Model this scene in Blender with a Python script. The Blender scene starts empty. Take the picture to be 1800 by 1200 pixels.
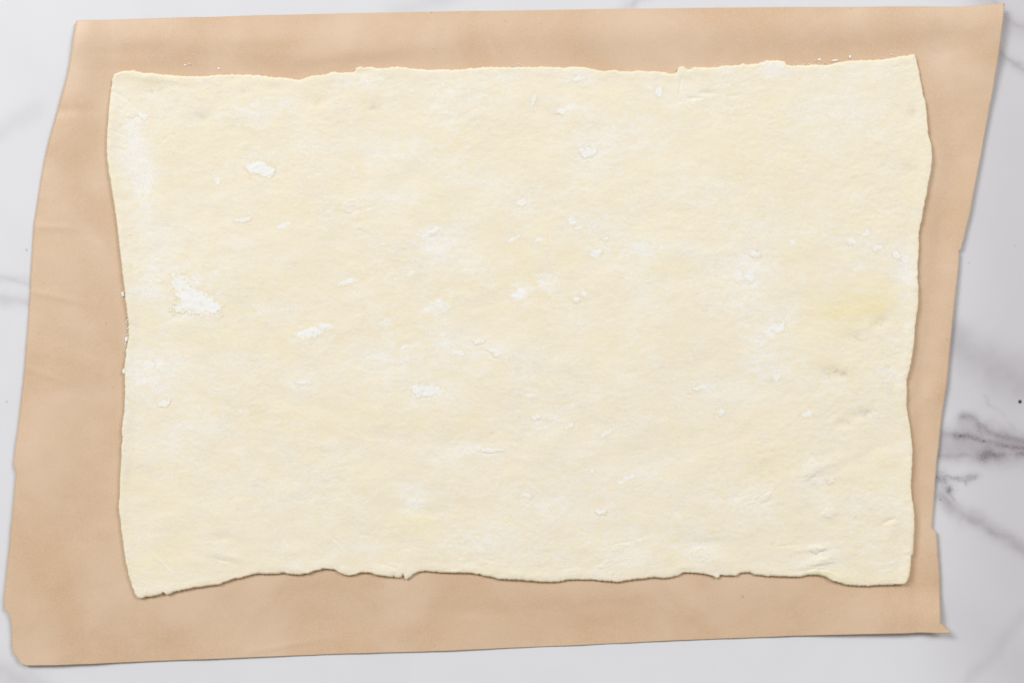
import bpy, math, random
import numpy as np
from mathutils import Vector
from mathutils.kdtree import KDTree

# ---------------------------------------------------------------- scene basics
S = 0.00035                      # metres per traced unit: worktop strip 0.63 m wide
def WX(px): return (np.asarray(px, float) - 900.0) * S
def WY(py): return (600.0 - np.asarray(py, float)) * S

sc = bpy.context.scene
COL = sc.collection

cam_d = bpy.data.cameras.new('camera')
cam_d.sensor_width = 36.0
cam_d.lens = 50.0
cam_d.clip_start = 0.02
cam_d.clip_end = 20.0
cam = bpy.data.objects.new('camera', cam_d)
COL.objects.link(cam)
cam.location = (0.0, 0.0, 1800 * S * 50.0 / 36.0 + 0.002)
cam.rotation_euler = (0, 0, 0)
sc.camera = cam

world = bpy.data.worlds.new('World')
sc.world = world
world.use_nodes = True
bg = world.node_tree.nodes['Background']
bg.inputs['Color'].default_value = (1.0, 0.88, 0.73, 1)
bg.inputs['Strength'].default_value = 0.29

def area_lamp(name, loc, target, sx, sy, power, colour):
    d = bpy.data.lights.new(name, 'AREA')
    d.shape = 'RECTANGLE'; d.size = sx; d.size_y = sy
    d.energy = power; d.color = colour
    o = bpy.data.objects.new(name, d)
    COL.objects.link(o)
    o.location = loc
    o.rotation_euler = (Vector(target) - Vector(loc)).to_track_quat('-Z', 'Y').to_euler()
    return o
# two windows beyond the far corners of the worktop: the sheet shades the parchment on both short sides
area_lamp('window_light', (-2.40, 2.00, 3.10), (0.0, 0.0, 0.0), 1.9, 1.5, 128.0, (0.955, 0.985, 1.0))
area_lamp('window_light', (2.30, 1.90, 3.10), (0.0, 0.0, 0.0), 1.9, 1.5, 78.0, (0.955, 0.985, 1.0))

sc.view_settings.view_transform = 'Standard'
sc.view_settings.look = 'None'
sc.view_settings.exposure = 0.0
sc.view_settings.gamma = 1.0
sc.view_settings.use_curve_mapping = False
sc.render.engine = 'CYCLES'

# ---------------------------------------------------------------- noise helpers
_rng = np.random.default_rng(7)
_tab = _rng.random((8, 256, 256))
def vnoise(x, y, seed=0):
    t = _tab[seed % 8]
    x = x + 17.31 * seed; y = y - 9.73 * seed
    xi = np.floor(x).astype(int); yi = np.floor(y).astype(int)
    fx = x - xi; fy = y - yi
    fx = fx * fx * fx * (fx * (fx * 6 - 15) + 10); fy = fy * fy * fy * (fy * (fy * 6 - 15) + 10)
    a = t[yi & 255, xi & 255]; b = t[yi & 255, (xi + 1) & 255]
    c = t[(yi + 1) & 255, xi & 255]; d = t[(yi + 1) & 255, (xi + 1) & 255]
    return (a + (b - a) * fx) * (1 - fy) + (c + (d - c) * fx) * fy
def fbm(x, y, sx, sy=None, octv=3, seed=0, gain=0.5):
    sy = sy or sx
    s = 0; amp = 1; tot = 0; f = 1.0
    for k in range(octv):
        ca, sa = math.cos(0.5 * k), math.sin(0.5 * k)
        X = x / sx * f; Y = y / sy * f
        if sx == sy: X, Y = X * ca - Y * sa, X * sa + Y * ca
        else:
            a = (0.21, -0.33, 0.47, -0.15)[k % 4]
            xr, yr = x * math.cos(a) - y * math.sin(a), x * math.sin(a) + y * math.cos(a)
            X = xr / sx * f + 0.35 * vnoise(xr / sx * 1.7, yr / sy * 0.9, seed + 3); Y = yr / sy * f + 0.5 * vnoise(xr / sx * 1.1, yr / sy * 0.8, seed + 4)
        s = s + amp * (vnoise(X, Y, seed + k) - 0.5) * 2
        tot += amp; amp *= gain; f *= 2.03
    return s / tot
def sstep(a, b, x):
    t = np.clip((x - a) / (b - a), 0, 1)
    return t * t * (3 - 2 * t)
def interp_curve(pts, n=None, spacing=None):
    p = np.array(pts, float)
    L = np.concatenate([[0], np.cumsum(np.hypot(*np.diff(p, axis=0).T))])
    if spacing: n = int(L[-1] / spacing) + 1
    t = np.linspace(0, L[-1], n)
    return np.stack([np.interp(t, L, p[:, 0]), np.interp(t, L, p[:, 1])], 1)
def seg_dist(px, py, pts):
    """distance to a polyline and the signed side of the nearest piece"""
    best = np.full(np.shape(px), 1e9); side = np.zeros(np.shape(px)); along = np.zeros(np.shape(px))
    pts = np.array(pts, float); acc = 0
    for (ax, ay), (bx_, by_) in zip(pts[:-1], pts[1:]):
        dx, dy = bx_ - ax, by_ - ay; l = math.hypot(dx, dy) + 1e-9
        t = np.clip(((px - ax) * dx + (py - ay) * dy) / l / l, 0, 1)
        ex, ey = px - ax - t * dx, py - ay - t * dy
        d = np.hypot(ex, ey); m = d < best
        best = np.where(m, d, best)
        side = np.where(m, (dx * ey - dy * ex) / l, side)
        along = np.where(m, acc + t * l, along); acc += l
    return best, side, along / acc
def in_poly(px, py, pts):
    pts = np.array(pts, float); r = np.zeros(np.shape(px), bool)
    for (ax, ay), (cx, cy) in zip(pts, np.roll(pts, -1, 0)):
        if ay == cy: continue
        r ^= ((ay > py) != (cy > py)) & (px < (cx - ax) * (py - ay) / (cy - ay) + ax)
    return r

# ---------------------------------------------------------------- mesh helpers
def new_mesh(name, verts, faces, mat, parent=None, attrs=None, smooth=True):
    me = bpy.data.meshes.new(name)
    verts = np.asarray(verts, np.float32); faces = np.asarray(faces, np.int32)
    nf, k = faces.shape
    me.vertices.add(len(verts)); me.vertices.foreach_set('co', verts.ravel())
    me.loops.add(nf * k); me.loops.foreach_set('vertex_index', faces.ravel())
    me.polygons.add(nf)
    me.polygons.foreach_set('loop_start', np.arange(0, nf * k, k, dtype=np.int32))
    me.polygons.foreach_set('loop_total', np.full(nf, k, np.int32))
    me.update(calc_edges=True)
    me.polygons.foreach_set('use_smooth', np.full(nf, smooth, bool))
    for an, av in (attrs or {}).items():
        a = me.attributes.new(an, 'FLOAT', 'POINT')
        a.data.foreach_set('value', np.asarray(av, np.float32).ravel())
    me.materials.append(mat)
    o = bpy.data.objects.new(name, me)
    COL.objects.link(o)
    if parent: o.parent = parent
    return o
def grid_faces(nr, nc, off=0, flip=False):
    i = np.arange(nr - 1)[:, None] * nc + np.arange(nc - 1)[None]
    f = np.stack([i, i + nc, i + nc + 1, i + 1], -1).reshape(-1, 4) + off
    return f[:, ::-1] if flip else f
def coons(top, bot, lef, rig):
    nc = len(top); nr = len(lef)
    u = np.linspace(0, 1, nc)[None, :, None]; v = np.linspace(0, 1, nr)[:, None, None]
    return u, v
def coons_uv(top, bot, lef, rig, u, v):
    """boundary curves already sampled at u and v"""
    U = u[None, :, None]; V = v[:, None, None]
    T = top[None]; B = bot[None]; L = lef[:, None]; R = rig[:, None]
    return ((1 - V) * T + V * B + (1 - U) * L + U * R
            - ((1 - U) * (1 - V) * top[0] + U * (1 - V) * top[-1]
               + (1 - U) * V * bot[0] + U * V * bot[-1]))
def sample(curve, t):
    p = np.array(curve, float)
    L = np.concatenate([[0], np.cumsum(np.hypot(*np.diff(p, axis=0).T))]); L /= L[-1]
    return np.stack([np.interp(t, L, p[:, 0]), np.interp(t, L, p[:, 1])], 1)

# ---------------------------------------------------------------- material helpers
class NT:
    def __init__(s, name):
        s.m = bpy.data.materials.new(name); s.m.use_nodes = True
        s.t = s.m.node_tree; s.b = s.t.nodes['Principled BSDF']
    def n(s, typ, **kw):
        x = s.t.nodes.new(typ)
        for k, v in kw.items(): setattr(x, k, v)
        return x
    def l(s, a, b): s.t.links.new(a, b)
    def val(s, sock, v):
        if hasattr(v, 'is_output') or isinstance(v, bpy.types.NodeSocket): s.l(v, sock)
        else: sock.default_value = v
    def math(s, op, a, b=None, c=None, clamp=False):
        x = s.n('ShaderNodeMath', operation=op, use_clamp=clamp)
        s.val(x.inputs[0], a)
        if b is not None: s.val(x.inputs[1], b)
        if c is not None: s.val(x.inputs[2], c)
        return x.outputs[0]
    def attr(s, name): return s.n('ShaderNodeAttribute', attribute_name=name).outputs['Fac']
    def coord(s, scale=(1, 1, 1), rot=0.0):
        tc = s.n('ShaderNodeTexCoord'); mp = s.n('ShaderNodeMapping')
        mp.inputs['Scale'].default_value = scale; mp.inputs['Rotation'].default_value = (0, 0, rot)
        s.l(tc.outputs['Object'], mp.inputs['Vector']); return mp.outputs['Vector']
    def noise(s, scale, detail=3, rough=0.55, vec=None, dist=0.0):
        x = s.n('ShaderNodeTexNoise'); x.inputs['Scale'].default_value = scale
        x.inputs['Detail'].default_value = detail; x.inputs['Roughness'].default_value = rough
        x.inputs['Distortion'].default_value = dist
        s.l(vec if vec is not None else s.coord(), x.inputs['Vector']); return x.outputs['Fac']
    def ramp(s, fac, a, b, lo=0.0, hi=1.0):
        x = s.n('ShaderNodeMapRange', interpolation_type='SMOOTHSTEP')
        s.l(fac, x.inputs['Value'])
        for k, v in zip(('From Min', 'From Max', 'To Min', 'To Max'), (a, b, lo, hi)): x.inputs[k].default_value = v
        return x.outputs['Result']
    def mix(s, fac, a, b):
        x = s.n('ShaderNodeMix', data_type='RGBA')
        s.val(x.inputs['Factor'], fac)
        for sock, v in ((x.inputs[6], a), (x.inputs[7], b)):
            if isinstance(v, tuple): sock.default_value = (*v, 1)
            else: s.l(v, sock)
        return x.outputs[2]
    def bump(s, h, dist, strength=1.0, prev=None):
        x = s.n('ShaderNodeBump'); x.inputs['Distance'].default_value = dist
        x.inputs['Strength'].default_value = strength
        s.l(h, x.inputs['Height'])
        if prev is not None: s.l(prev, x.inputs['Normal'])
        return x.outputs['Normal']

# marble
M = NT('marble'); b = M.b
vein = M.attr('vein'); cloud_shade = M.attr('cloud_shade'); fleck = M.attr('fleck')
g = M.ramp(M.noise(900, 4, 0.7), 0.32, 0.68)
vg = M.math('MULTIPLY', vein, M.math('MULTIPLY_ADD', g, 0.6, 0.55), clamp=True)
c0 = M.mix(M.ramp(M.noise(14, 4, 0.6, dist=0.6), 0.35, 0.75), (0.745, 0.75, 0.795), (0.725, 0.728, 0.772))
c1 = M.mix(cloud_shade, c0, (0.36, 0.33, 0.365))
c2 = M.mix(vg, c1, (0.235, 0.205, 0.24))
c3 = M.mix(fleck, c2, (0.03, 0.025, 0.03))
M.l(c3, b.inputs['Base Color'])
b.inputs['Roughness'].default_value = 0.42
b.inputs['Specular IOR Level'].default_value = 0.35
M.l(M.bump(M.noise(420, 3, 0.6), 0.00006, 0.35), b.inputs['Normal'])
MARBLE = M.m

# brown baking parchment
P = NT('baking_parchment'); b = P.b
fib = P.noise(900, 4, 0.75); blot = P.noise(17, 4, 0.55, dist=0.5)
pc = P.mix(P.ramp(blot, 0.3, 0.72), (0.625, 0.425, 0.265), (0.70, 0.515, 0.368))
pc = P.mix(P.ramp(fib, 0.35, 0.7, 0, 0.42), pc, (0.755, 0.60, 0.47))
sp = P.ramp(P.noise(320, 1, 0.4), 0.78, 0.84, 0, 0.6)
pc = P.mix(sp, pc, (0.42, 0.25, 0.12))
P.l(pc, b.inputs['Base Color'])
b.inputs['Roughness'].default_value = 0.48
b.inputs['Specular IOR Level'].default_value = 0.5
pb = P.bump(P.noise(55, 3, 0.5), 0.0012, 0.10)
P.l(P.bump(fib, 0.00006, 0.5, pb), b.inputs['Normal'])
PAPER = P.m

# raw pastry
D = NT('raw_pastry'); b = D.b
flour = D.attr('flour'); butter = D.attr('butter'); thin = D.attr('thin')
fine = D.noise(900, 4, 0.7); streak = D.noise(260, 4, 0.65, vec=D.coord((0.45, 1.5, 1), 0.12), dist=0.6)
rg = D.math('ABSOLUTE', D.math('SUBTRACT', D.noise(300, 3, 0.6, vec=D.coord((0.7, 1.15, 1), -0.3), dist=1.2), 0.5))
wmask = D.ramp(D.noise(75, 3, 0.6), 0.42, 0.66)
wisp = D.math('MULTIPLY', D.ramp(rg, 0.045, 0.008), wmask)
pit = D.math('MULTIPLY', D.ramp(D.noise(420, 3, 0.6, vec=D.coord((0.6, 1.2, 1), 0.3), dist=0.8), 0.60, 0.72), D.ramp(D.noise(60, 3, 0.6, vec=D.coord((1, 1, 1), 1.0)), 0.40, 0.62))
gran = D.noise(1700, 3, 0.75)
fl = D.math('MULTIPLY', flour, D.ramp(fine, 0.32, 0.62, 0.1, 1.35), clamp=True)
base = D.mix(D.ramp(streak, 0.25, 0.75), (0.84, 0.725, 0.515), (0.875, 0.79, 0.615))
base = D.mix(D.ramp(fine, 0.38, 0.66, 0.0, 0.7), base, (0.885, 0.82, 0.685))
base = D.mix(D.math('MULTIPLY', pit, 0.8), base, (0.80, 0.66, 0.41))
base = D.mix(D.ramp(gran, 0.35, 0.64, 0.0, 0.7), base, (0.89, 0.83, 0.70))
base = D.mix(D.math('MULTIPLY', wisp, 0.95), base, (0.89, 0.855, 0.78))
base = D.mix(D.math('MULTIPLY', butter, D.ramp(streak, 0.35, 0.62, 0.45, 1.15), clamp=True), base, (0.855, 0.755, 0.43))
base = D.mix(thin, base, (0.60, 0.53, 0.43))  # brownish-grey spot tint
base = D.mix(fl, base, (0.885, 0.873, 0.855))
D.l(base, b.inputs['Base Color'])
b.inputs['Roughness'].default_value = 0.72
b.inputs['Specular IOR Level'].default_value = 0.2
hgt = D.math('SUBTRACT', D.math('MULTIPLY_ADD', wisp, 0.6, fine), D.math('MULTIPLY', pit, 0.8))
db = D.bump(streak, 0.0004, 0.3)
hall = D.math('MULTIPLY', D.math('MULTIPLY_ADD', gran, 0.5, hgt), D.ramp(D.noise(14, 3, 0.6), 0.3, 0.7, 0.35, 1.25))
D.l(D.bump(hall, 0.00017, 0.55, db), b.inputs['Normal'])
DOUGH = D.m

# flour
F = NT('flour'); b = F.b
ff = F.noise(1500, 3, 0.7)
fcol = F.mix(F.ramp(ff, 0.3, 0.7), (0.875, 0.87, 0.86), (0.90, 0.90, 0.90))
F.l(F.mix(F.attr('bare'), fcol, (0.87, 0.785, 0.61)), b.inputs['Base Color'])
b.inputs['Roughness'].default_value = 1.0
b.inputs['Specular IOR Level'].default_value = 0.05
F.l(F.bump(ff, 0.00015, 0.5), b.inputs['Normal'])
FLOUR = F.m

# flaked pastry skin: same dough, a thin dry floury skin
K = NT('pastry_skin'); b = K.b
kf = K.noise(1000, 4, 0.7)
K.l(K.mix(K.ramp(kf, 0.35, 0.65), (0.855, 0.79, 0.63), (0.885, 0.845, 0.77)), b.inputs['Base Color'])
b.inputs['Roughness'].default_value = 0.85
b.inputs['Specular IOR Level'].default_value = 0.15
K.l(K.bump(kf, 0.0003, 0.5), b.inputs['Normal'])
SKIN = K.m

# ---------------------------------------------------------------- worktop
def axis(lo, hi, dense, fine, coarse):
    """coordinates with fine steps inside the dense spans"""
    out = [lo]
    while out[-1] < hi:
        x = out[-1]; st = coarse
        for a, c in dense:
            if a - 1e-6 <= x < c: st = fine; break
        else:
            nxt = [a for a, c in dense if a > x]
            if nxt: st = min(coarse, max(nxt[0] - x, fine))
        out.append(x + st)
    return np.array(out)
gx = axis(-1100, 2900, [(-20, 150), (1100, 1130), (1630, 1830)], 1.6, 30)
gy = axis(-900, 2100, [(-20, 60), (60, 1220)], 1.6, 30)
X, Y = np.meshgrid(gx, gy)
wx = X + 5 * fbm(X, Y, 22, octv=3, seed=1) + 1.5 * fbm(X, Y, 5, octv=2, seed=4)
wy = Y + 5 * fbm(X, Y, 22, octv=3, seed=2) + 1.5 * fbm(X, Y, 5, octv=2, seed=5)
vein = np.zeros_like(X); cloud_shade = np.zeros_like(X); fleck = np.zeros_like(X)
brk = 0.5 + 0.5 * fbm(X, Y, 26, octv=3, seed=3)
VEINS = [  # points, half width, strength
    ([(1696, 733), (1714, 735), (1724, 746), (1741, 757), (1756, 765), (1776, 770), (1802, 775), (1900, 800), (2050, 790)], 3.2, 0.75),
    ([(1662, 763), (1690, 766), (1715, 770), (1731, 775), (1752, 780), (1776, 785), (1802, 788), (1880, 830), (2000, 870)], 2.6, 0.85),
    ([(1560, 790), (1650, 800), (1690, 801), (1722, 804), (1736, 796), (1746, 797), (1756, 802), (1781, 800), (1802, 801), (1900, 812)], 2.0, 0.42),
    ([(1727, 803), (1736, 796), (1743, 796)], 4.5, 1.1), ([(1750, 799), (1757, 802), (1764, 801)], 3.5, 1.1),
    ([(1792, 802), (1800, 799), (1812, 802)], 3, 1.0),
    ([(1715, 735), (1722, 750), (1728, 765), (1731, 776)], 2.2, 0.5),
    ([(1560, 835), (1640, 842), (1655, 841), (1664, 838), (1676, 842), (1692, 841), (1704, 839), (1717, 839)], 2.4, 0.85),
    ([(1630, 842), (1647, 842), (1657, 843)], 5, 1.2),
    ([(1650, 830), (1668, 840)], 2, 0.6), ([(1699, 838), (1698, 847)], 1.5, 0.7),
    ([(1669, 858), (1671, 862)], 3.2, 1.1), ([(1672, 862), (1678, 872), (1682, 878)], 1.8, 0.5),
    ([(1655, 870), (1690, 905), (1728, 925), (1765, 942), (1802, 966), (1900, 1010), (2050, 1040)], 3.2, 0.36),
    ([(1741, 60), (1764, 92), (1779, 106), (1792, 117), (1802, 122), (1900, 150)], 2.0, 0.45),
    ([(1735, -30), (1757, 20), (1782, 40), (1802, 48), (1900, 60)], 2.2, 0.35),
    ([(1112, 12), (1116, 6), (1124, -8), (1180, -90)], 1.6, 0.2),
    ([(-120, 455), (-20, 482), (8, 489), (22, 493), (36, 498), (60, 504)], 2.2, 0.30),
    ([(-80, 505), (0, 521), (28, 530), (55, 537)], 3.0, 0.12),
    ([(1730, 700), (1760, 722), (1790, 760)], 1.2, 0.18), ([(1732, 698), (1742, 712)], 1.2, 0.4),
]
for pts, hw, st in VEINS:
    p = np.array(pts, float); m = ((X > p[:, 0].min() - 45) & (X < p[:, 0].max() + 45) & (Y > p[:, 1].min() - 45) & (Y < p[:, 1].max() + 45))
    if not m.any(): continue
    d, _, al = seg_dist(wx[m], wy[m], pts)
    k = st * np.exp(-(d / (hw * 1.7)) ** 2) * np.clip(1.9 * brk[m] - 0.2, 0.15, 1.3)
    k = 0.50 * k + 0.40 * st * np.exp(-(d / (hw * 3.4)) ** 2) * (0.4 + brk[m])
    vein[m] = np.maximum(vein[m], k)
CLOUDS_SHADE = [
    ([(1560, 778), (1650, 780), (1700, 778), (1750, 788), (1800, 792), (1900, 810)], 27, 0.95),
    ([(1705, 742), (1730, 755), (1800, 782)], 15, 0.45),
    ([(1620, 560), (1670, 598), (1720, 628), (1765, 655), (1802, 668), (1900, 690)], 32, 0.62),
    ([(1660, 690), (1730, 690), (1802, 700)], 45, 0.14),
    ([(1655, 872), (1690, 905), (1728, 925), (1765, 942), (1802, 966), (1900, 1010)], 15, 0.50),
    ([(1728, -20), (1757, 20), (1785, 50), (1802, 52), (1900, 60)], 22, 0.34),
    ([(1741, 70), (1764, 98), (1790, 118), (1802, 124)], 10, 0.35),
    ([(-60, 260), (0, 238), (30, 213), (60, 196)], 16, 0.16),
    ([(-60, 500), (0, 490), (60, 503)], 10, 0.16), ([(-80, 512), (0, 526), (60, 538)], 12, 0.22),
    ([(-60, 1150), (0, 1180), (40, 1200), (120, 1260)], 24, 0.34),
    ([(1690, 1215), (1735, 1165), (1768, 1120), (1800, 1080)], 12, 0.18),
    ([(700, 12), (760, 4), (840, -20)], 14, 0.18), ([(1090, 20), (1118, 4), (1150, -40)], 10, 0.22),
    ([(1640, 1040), (1700, 1100), (1800, 1180)], 40, 0.10),
    ([(1840, -400), (1790, 200), (1800, 500), (1790, 1100), (1880, 1700)], 130, 0.42),  # greyer right side: marble tone, plus the light's falloff painted into the colour
]
for pts, hw, st in CLOUDS_SHADE:
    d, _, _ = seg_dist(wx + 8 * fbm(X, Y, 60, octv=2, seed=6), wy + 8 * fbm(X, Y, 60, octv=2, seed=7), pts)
    cloud_shade = cloud_shade + st * np.exp(-(d / hw) ** 2) * (1.0 if hw > 60 else 0.65 + 0.6 * brk)
cloud_shade = 1 - np.exp(-1.05 * cloud_shade)
for fx, fy, r, st in [q for q in [(1795, 706, 3.2, 1.0), (45, 439, 2.0, 0.6), (10, 706, 1.7, 0.6), (169, 1178, 2.2, .8), (626, 1169, 1.8, .6),
                      (632, 1161, 2.0, .6), (565, 1160, 1.8, .8), (567, 1164, 1.5, .6), (569, 1167, 1.4, .5), (798, 1180, 1.8, .3),
                      (1184, 1160, 1.8, .6), (1334, 1195, 2.4, .8), (1328, 1191, 1.8, .4), (1705, 462, 1.6, .4), (1786, 432, 1.6, .35),
                      (1655, 878, 1.7, .9), (20, 1120, 1.4, .4), (1690, 766, 2.2, .9), (1731, 775, 2.4, .9), (1771, 784, 2.2, .6)] if q[0] < 150 or q[0] > 1630]:
    fleck = np.maximum(fleck, (st if r > 3 else 0.55 * st) * sstep(r + 0.9, r - 0.9, np.hypot(X - fx, Y - fy)))
V = np.stack([WX(X), WY(Y), np.zeros_like(X)], -1).reshape(-1, 3)
top = new_mesh('worktop', V, grid_faces(len(gy), len(gx)), MARBLE, attrs={'vein': vein, 'cloud_shade': cloud_shade, 'fleck': fleck})
top['kind'] = 'structure'
top['label'] = 'white marble worktop with grey veins under the parchment'

# ---------------------------------------------------------------- traced outlines
PT = [(134, 37), (150, 36.3), (200, 34.5), (300, 31), (400, 28.3), (500, 25.8), (600, 23.5), (700, 21.5), (800, 19.8), (900, 18.3), (1000, 16.8), (1100, 15.4),
      (1200, 14.2), (1300, 13.5), (1400, 13), (1500, 12.6), (1600, 12.4), (1700, 11.5), (1745, 10), (1762, 9)]
PR = [(1762, 9), (1760, 30), (1756, 60), (1754, 80), (1749, 120), (1744, 155), (1738, 190), (1732, 225), (1726, 260), (1720, 290), (1714, 320), (1708, 350),
      (1703, 380), (1697, 405), (1692, 425), (1689, 438), (1684.5, 440), (1686, 445), (1684, 470), (1679, 510), (1675, 550), (1670, 600), (1667, 640), (1663, 680),
      (1660, 700), (1657, 720), (1654, 745), (1650, 785), (1647, 805), (1645, 830), (1643, 860), (1641, 890), (1639, 910), (1638, 926), (1640, 930), (1645, 934),
      (1647, 950), (1649, 975), (1651, 1000), (1652, 1030), (1651, 1060), (1650, 1092), (1656, 1096), (1662, 1102), (1668, 1109)]
PB = [(44, 1168), (60, 1168.5), (100, 1168), (200, 1165), (300, 1161), (400, 1157), (500, 1153), (600, 1149.5), (700, 1147), (800, 1143.5), (900, 1139),
      (1000, 1135), (1100, 1130), (1200, 1125.5), (1300, 1122), (1400, 1118), (1500, 1114), (1600, 1111), (1655, 1109.5), (1668, 1109)]
PL = [(134, 37), (131, 60), (127, 90), (120, 125), (113, 155), (103, 190), (93, 225), (86, 250), (79, 280), (72, 315), (66, 355), (60, 390), (58, 415), (55, 460),
      (53, 500), (51, 540), (49, 570), (47, 600), (45, 630), (42, 660), (38, 700), (35, 730), (31, 760), (27, 790), (24, 815), (26, 822), (29, 830), (27, 850),
      (25, 875), (23, 900), (20, 930), (17, 960), (14, 990), (11, 1020), (8, 1050), (8, 1069), (16, 1076), (20, 1090), (22, 1110), (22, 1130), (24, 1145),
      (30, 1152), (36, 1163), (44, 1168)]
DT = [(202, 132), (208, 128), (218, 127), (222, 125), (238, 125), (243, 127), (262, 130), (280, 131.5), (300, 133), (330, 135), (350, 135.5), (375, 133.5),
      (400, 132.5), (430, 132.5), (455, 133.5), (475, 136), (500, 138), (515, 140), (528, 142.5), (540, 138), (550, 135), (575, 132), (587, 127), (600, 129),
      (615, 129), (624, 127.5), (628, 121), (636, 119), (641, 120.5), (648, 119), (655, 119), (662, 121), (672, 122.5), (685, 120.5), (700, 118.5), (712, 119.5),
      (722, 122.5), (740, 123), (755, 124.5), (770, 124), (785, 123.5), (800, 124.5), (812, 124), (820, 122), (835, 120.5), (850, 120), (870, 119.5), (900, 119.5),
      (930, 119), (960, 118.5), (985, 119.5), (1000, 119), (1015, 118.5), (1030, 120), (1045, 123.5), (1060, 126.2), (1075, 124.8), (1085, 124.5), (1088, 126.5),
      (1110, 127), (1120, 125), (1135, 126.5), (1155, 127), (1170, 128), (1176, 130), (1182, 131), (1189, 128.5), (1191, 124), (1192, 121), (1195, 118), (1200, 117),
      (1205, 121), (1208, 124.5), (1215, 121), (1225, 119), (1240, 120), (1260, 120), (1270, 116.5), (1285, 117), (1300, 115.5), (1305, 112.5), (1310, 115),
      (1330, 113), (1345, 108.5), (1355, 108.5), (1365, 107), (1378, 109.5), (1382, 115.5), (1395, 117), (1410, 116.5), (1425, 115.5), (1440, 115), (1450, 116),
      (1465, 113), (1480, 110), (1495, 108), (1505, 107.5), (1515, 107.5), (1530, 107), (1550, 106), (1570, 103), (1585, 100), (1600, 97.5), (1606, 96.5)]
DR = [(1606, 96.5), (1609, 104), (1611, 115), (1614, 125), (1616, 140), (1619, 155), (1621, 170), (1624, 178), (1626, 190), (1627, 205), (1628, 220), (1628, 235),
      (1630, 243), (1633, 252), (1635, 262), (1636, 275), (1635, 290), (1633, 305), (1630, 320), (1627, 338), (1623, 355), (1620, 372), (1618, 390), (1614, 402),
      (1612, 412), (1613, 430), (1612, 450), (1610, 465), (1611, 480), (1610, 488), (1612, 505), (1612, 525), (1611, 540), (1608, 560), (1606, 575), (1605, 590),
      (1603, 610), (1601, 622), (1599, 635), (1597, 648), (1594, 660), (1591, 668), (1592, 680), (1592, 700), (1591, 712), (1594, 730), (1598, 755), (1601, 775),
      (1602, 795), (1601, 815), (1600, 835), (1599, 855), (1601, 875), (1604, 895), (1605, 910), (1605, 930), (1604, 955), (1603, 972), (1600, 975), (1599, 985),
      (1598, 1000), (1596, 1010), (1592, 1020), (1588, 1024)]
DB = [(1588, 1024), (1575, 1025), (1560, 1026), (1545, 1027), (1530, 1028), (1515, 1028), (1500, 1027), (1485, 1026), (1470, 1022), (1460, 1018), (1450, 1013),
      (1440, 1010), (1430, 1009), (1420, 1009.5), (1405, 1012), (1390, 1012), (1370, 1012), (1350, 1011), (1335, 1010), (1325, 1008), (1315, 1004), (1308, 1004.5),
      (1300, 1006), (1292, 1011), (1280, 1010), (1265, 1009.5), (1263, 1013), (1258, 1015), (1252, 1011), (1240, 1008), (1225, 1006), (1210, 1005), (1200, 1005),
      (1192, 1010), (1180, 1013), (1165, 1015), (1150, 1013), (1135, 1015), (1120, 1016), (1105, 1018), (1095, 1020.5), (1085, 1022), (1070, 1020), (1050, 1018),
      (1030, 1017.5), (1010, 1017), (1000, 1017.5), (985, 1020), (970, 1022.5), (955, 1021), (940, 1020.5), (925, 1018.5), (910, 1017), (890, 1016.5), (875, 1016),
      (865, 1013), (850, 1009.5), (835, 1006.5), (820, 1005), (805, 1005.5), (790, 1005.5), (775, 1004.5), (758, 1002), (745, 1003), (735, 1004.5), (728, 1008),
      (720, 1014), (714, 1017.5), (711, 1013), (708.5, 1008), (706, 1013), (700, 1014), (694, 1012.5), (693, 1009.5), (691, 1013), (680, 1011.5), (660, 1008.5),
      (655, 1005.5), (640, 1004.5), (636, 1004), (625, 1009), (614, 1010), (605, 1008.5), (598, 1005), (590, 1000.5), (580, 998.5), (568, 998), (558, 1001),
      (545, 1005), (530, 1008.5), (515, 1008.5), (500, 1005.5), (485, 1007), (470, 1007.5), (455, 1006.5), (440, 1010), (425, 1014), (412, 1015.5), (400, 1020),
      (385, 1025.5), (370, 1028), (355, 1030), (340, 1031.5), (330, 1034), (320, 1035.5), (312, 1038), (305, 1040), (298, 1044), (293, 1043), (291, 1040),
      (285, 1042), (275, 1045), (265, 1046.5), (258, 1046.5), (252, 1050), (245, 1049)][::-1]
DL = [(245, 1049), (240, 1043), (236, 1035), (232, 1022), (228, 1008), (227, 998), (224, 988), (221, 970), (218, 945), (216, 930), (214, 910), (212, 898), (211, 888),
      (213, 870), (213, 850), (214, 830), (215, 810), (216, 800), (216, 780), (218, 770), (217, 760), (218, 745), (220, 725), (222, 705), (222, 680), (222, 660),
      (222, 640), (223, 620), (226, 605), (228, 595), (228, 570), (227, 555), (225, 540), (223, 525), (222, 510), (220, 495), (217, 470), (214, 445), (211, 420),
      (209, 400), (206, 380), (203, 360), (200, 340), (197, 320), (194, 300), (191, 280), (190, 258), (191, 240), (193, 210), (194, 190), (196, 170), (197, 155),
      (199, 140), (202, 132)][::-1]

def roughen(c, amp, seed, spacing=1.2):
    p = interp_curve(c, spacing=spacing)
    t = np.gradient(p, axis=0); t /= np.hypot(t[:, 0], t[:, 1])[:, None] + 1e-9
    nrm = np.stack([-t[:, 1], t[:, 0]], 1)
    s = np.arange(len(p)) * spacing
    k = amp * (0.6 * fbm(s, s * 0 + seed * 3.1, 9, octv=2, seed=seed) + 0.55 * fbm(s, s * 0 + seed, 3.2, octv=1, seed=seed + 1))
    k *= 0.5 + 1.0 * (vnoise(s / 60, s * 0 + seed, 3))
    e = np.minimum(1, np.minimum(s, s[-1] - s) / 6)
    return p + nrm * (k * e)[:, None]

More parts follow.
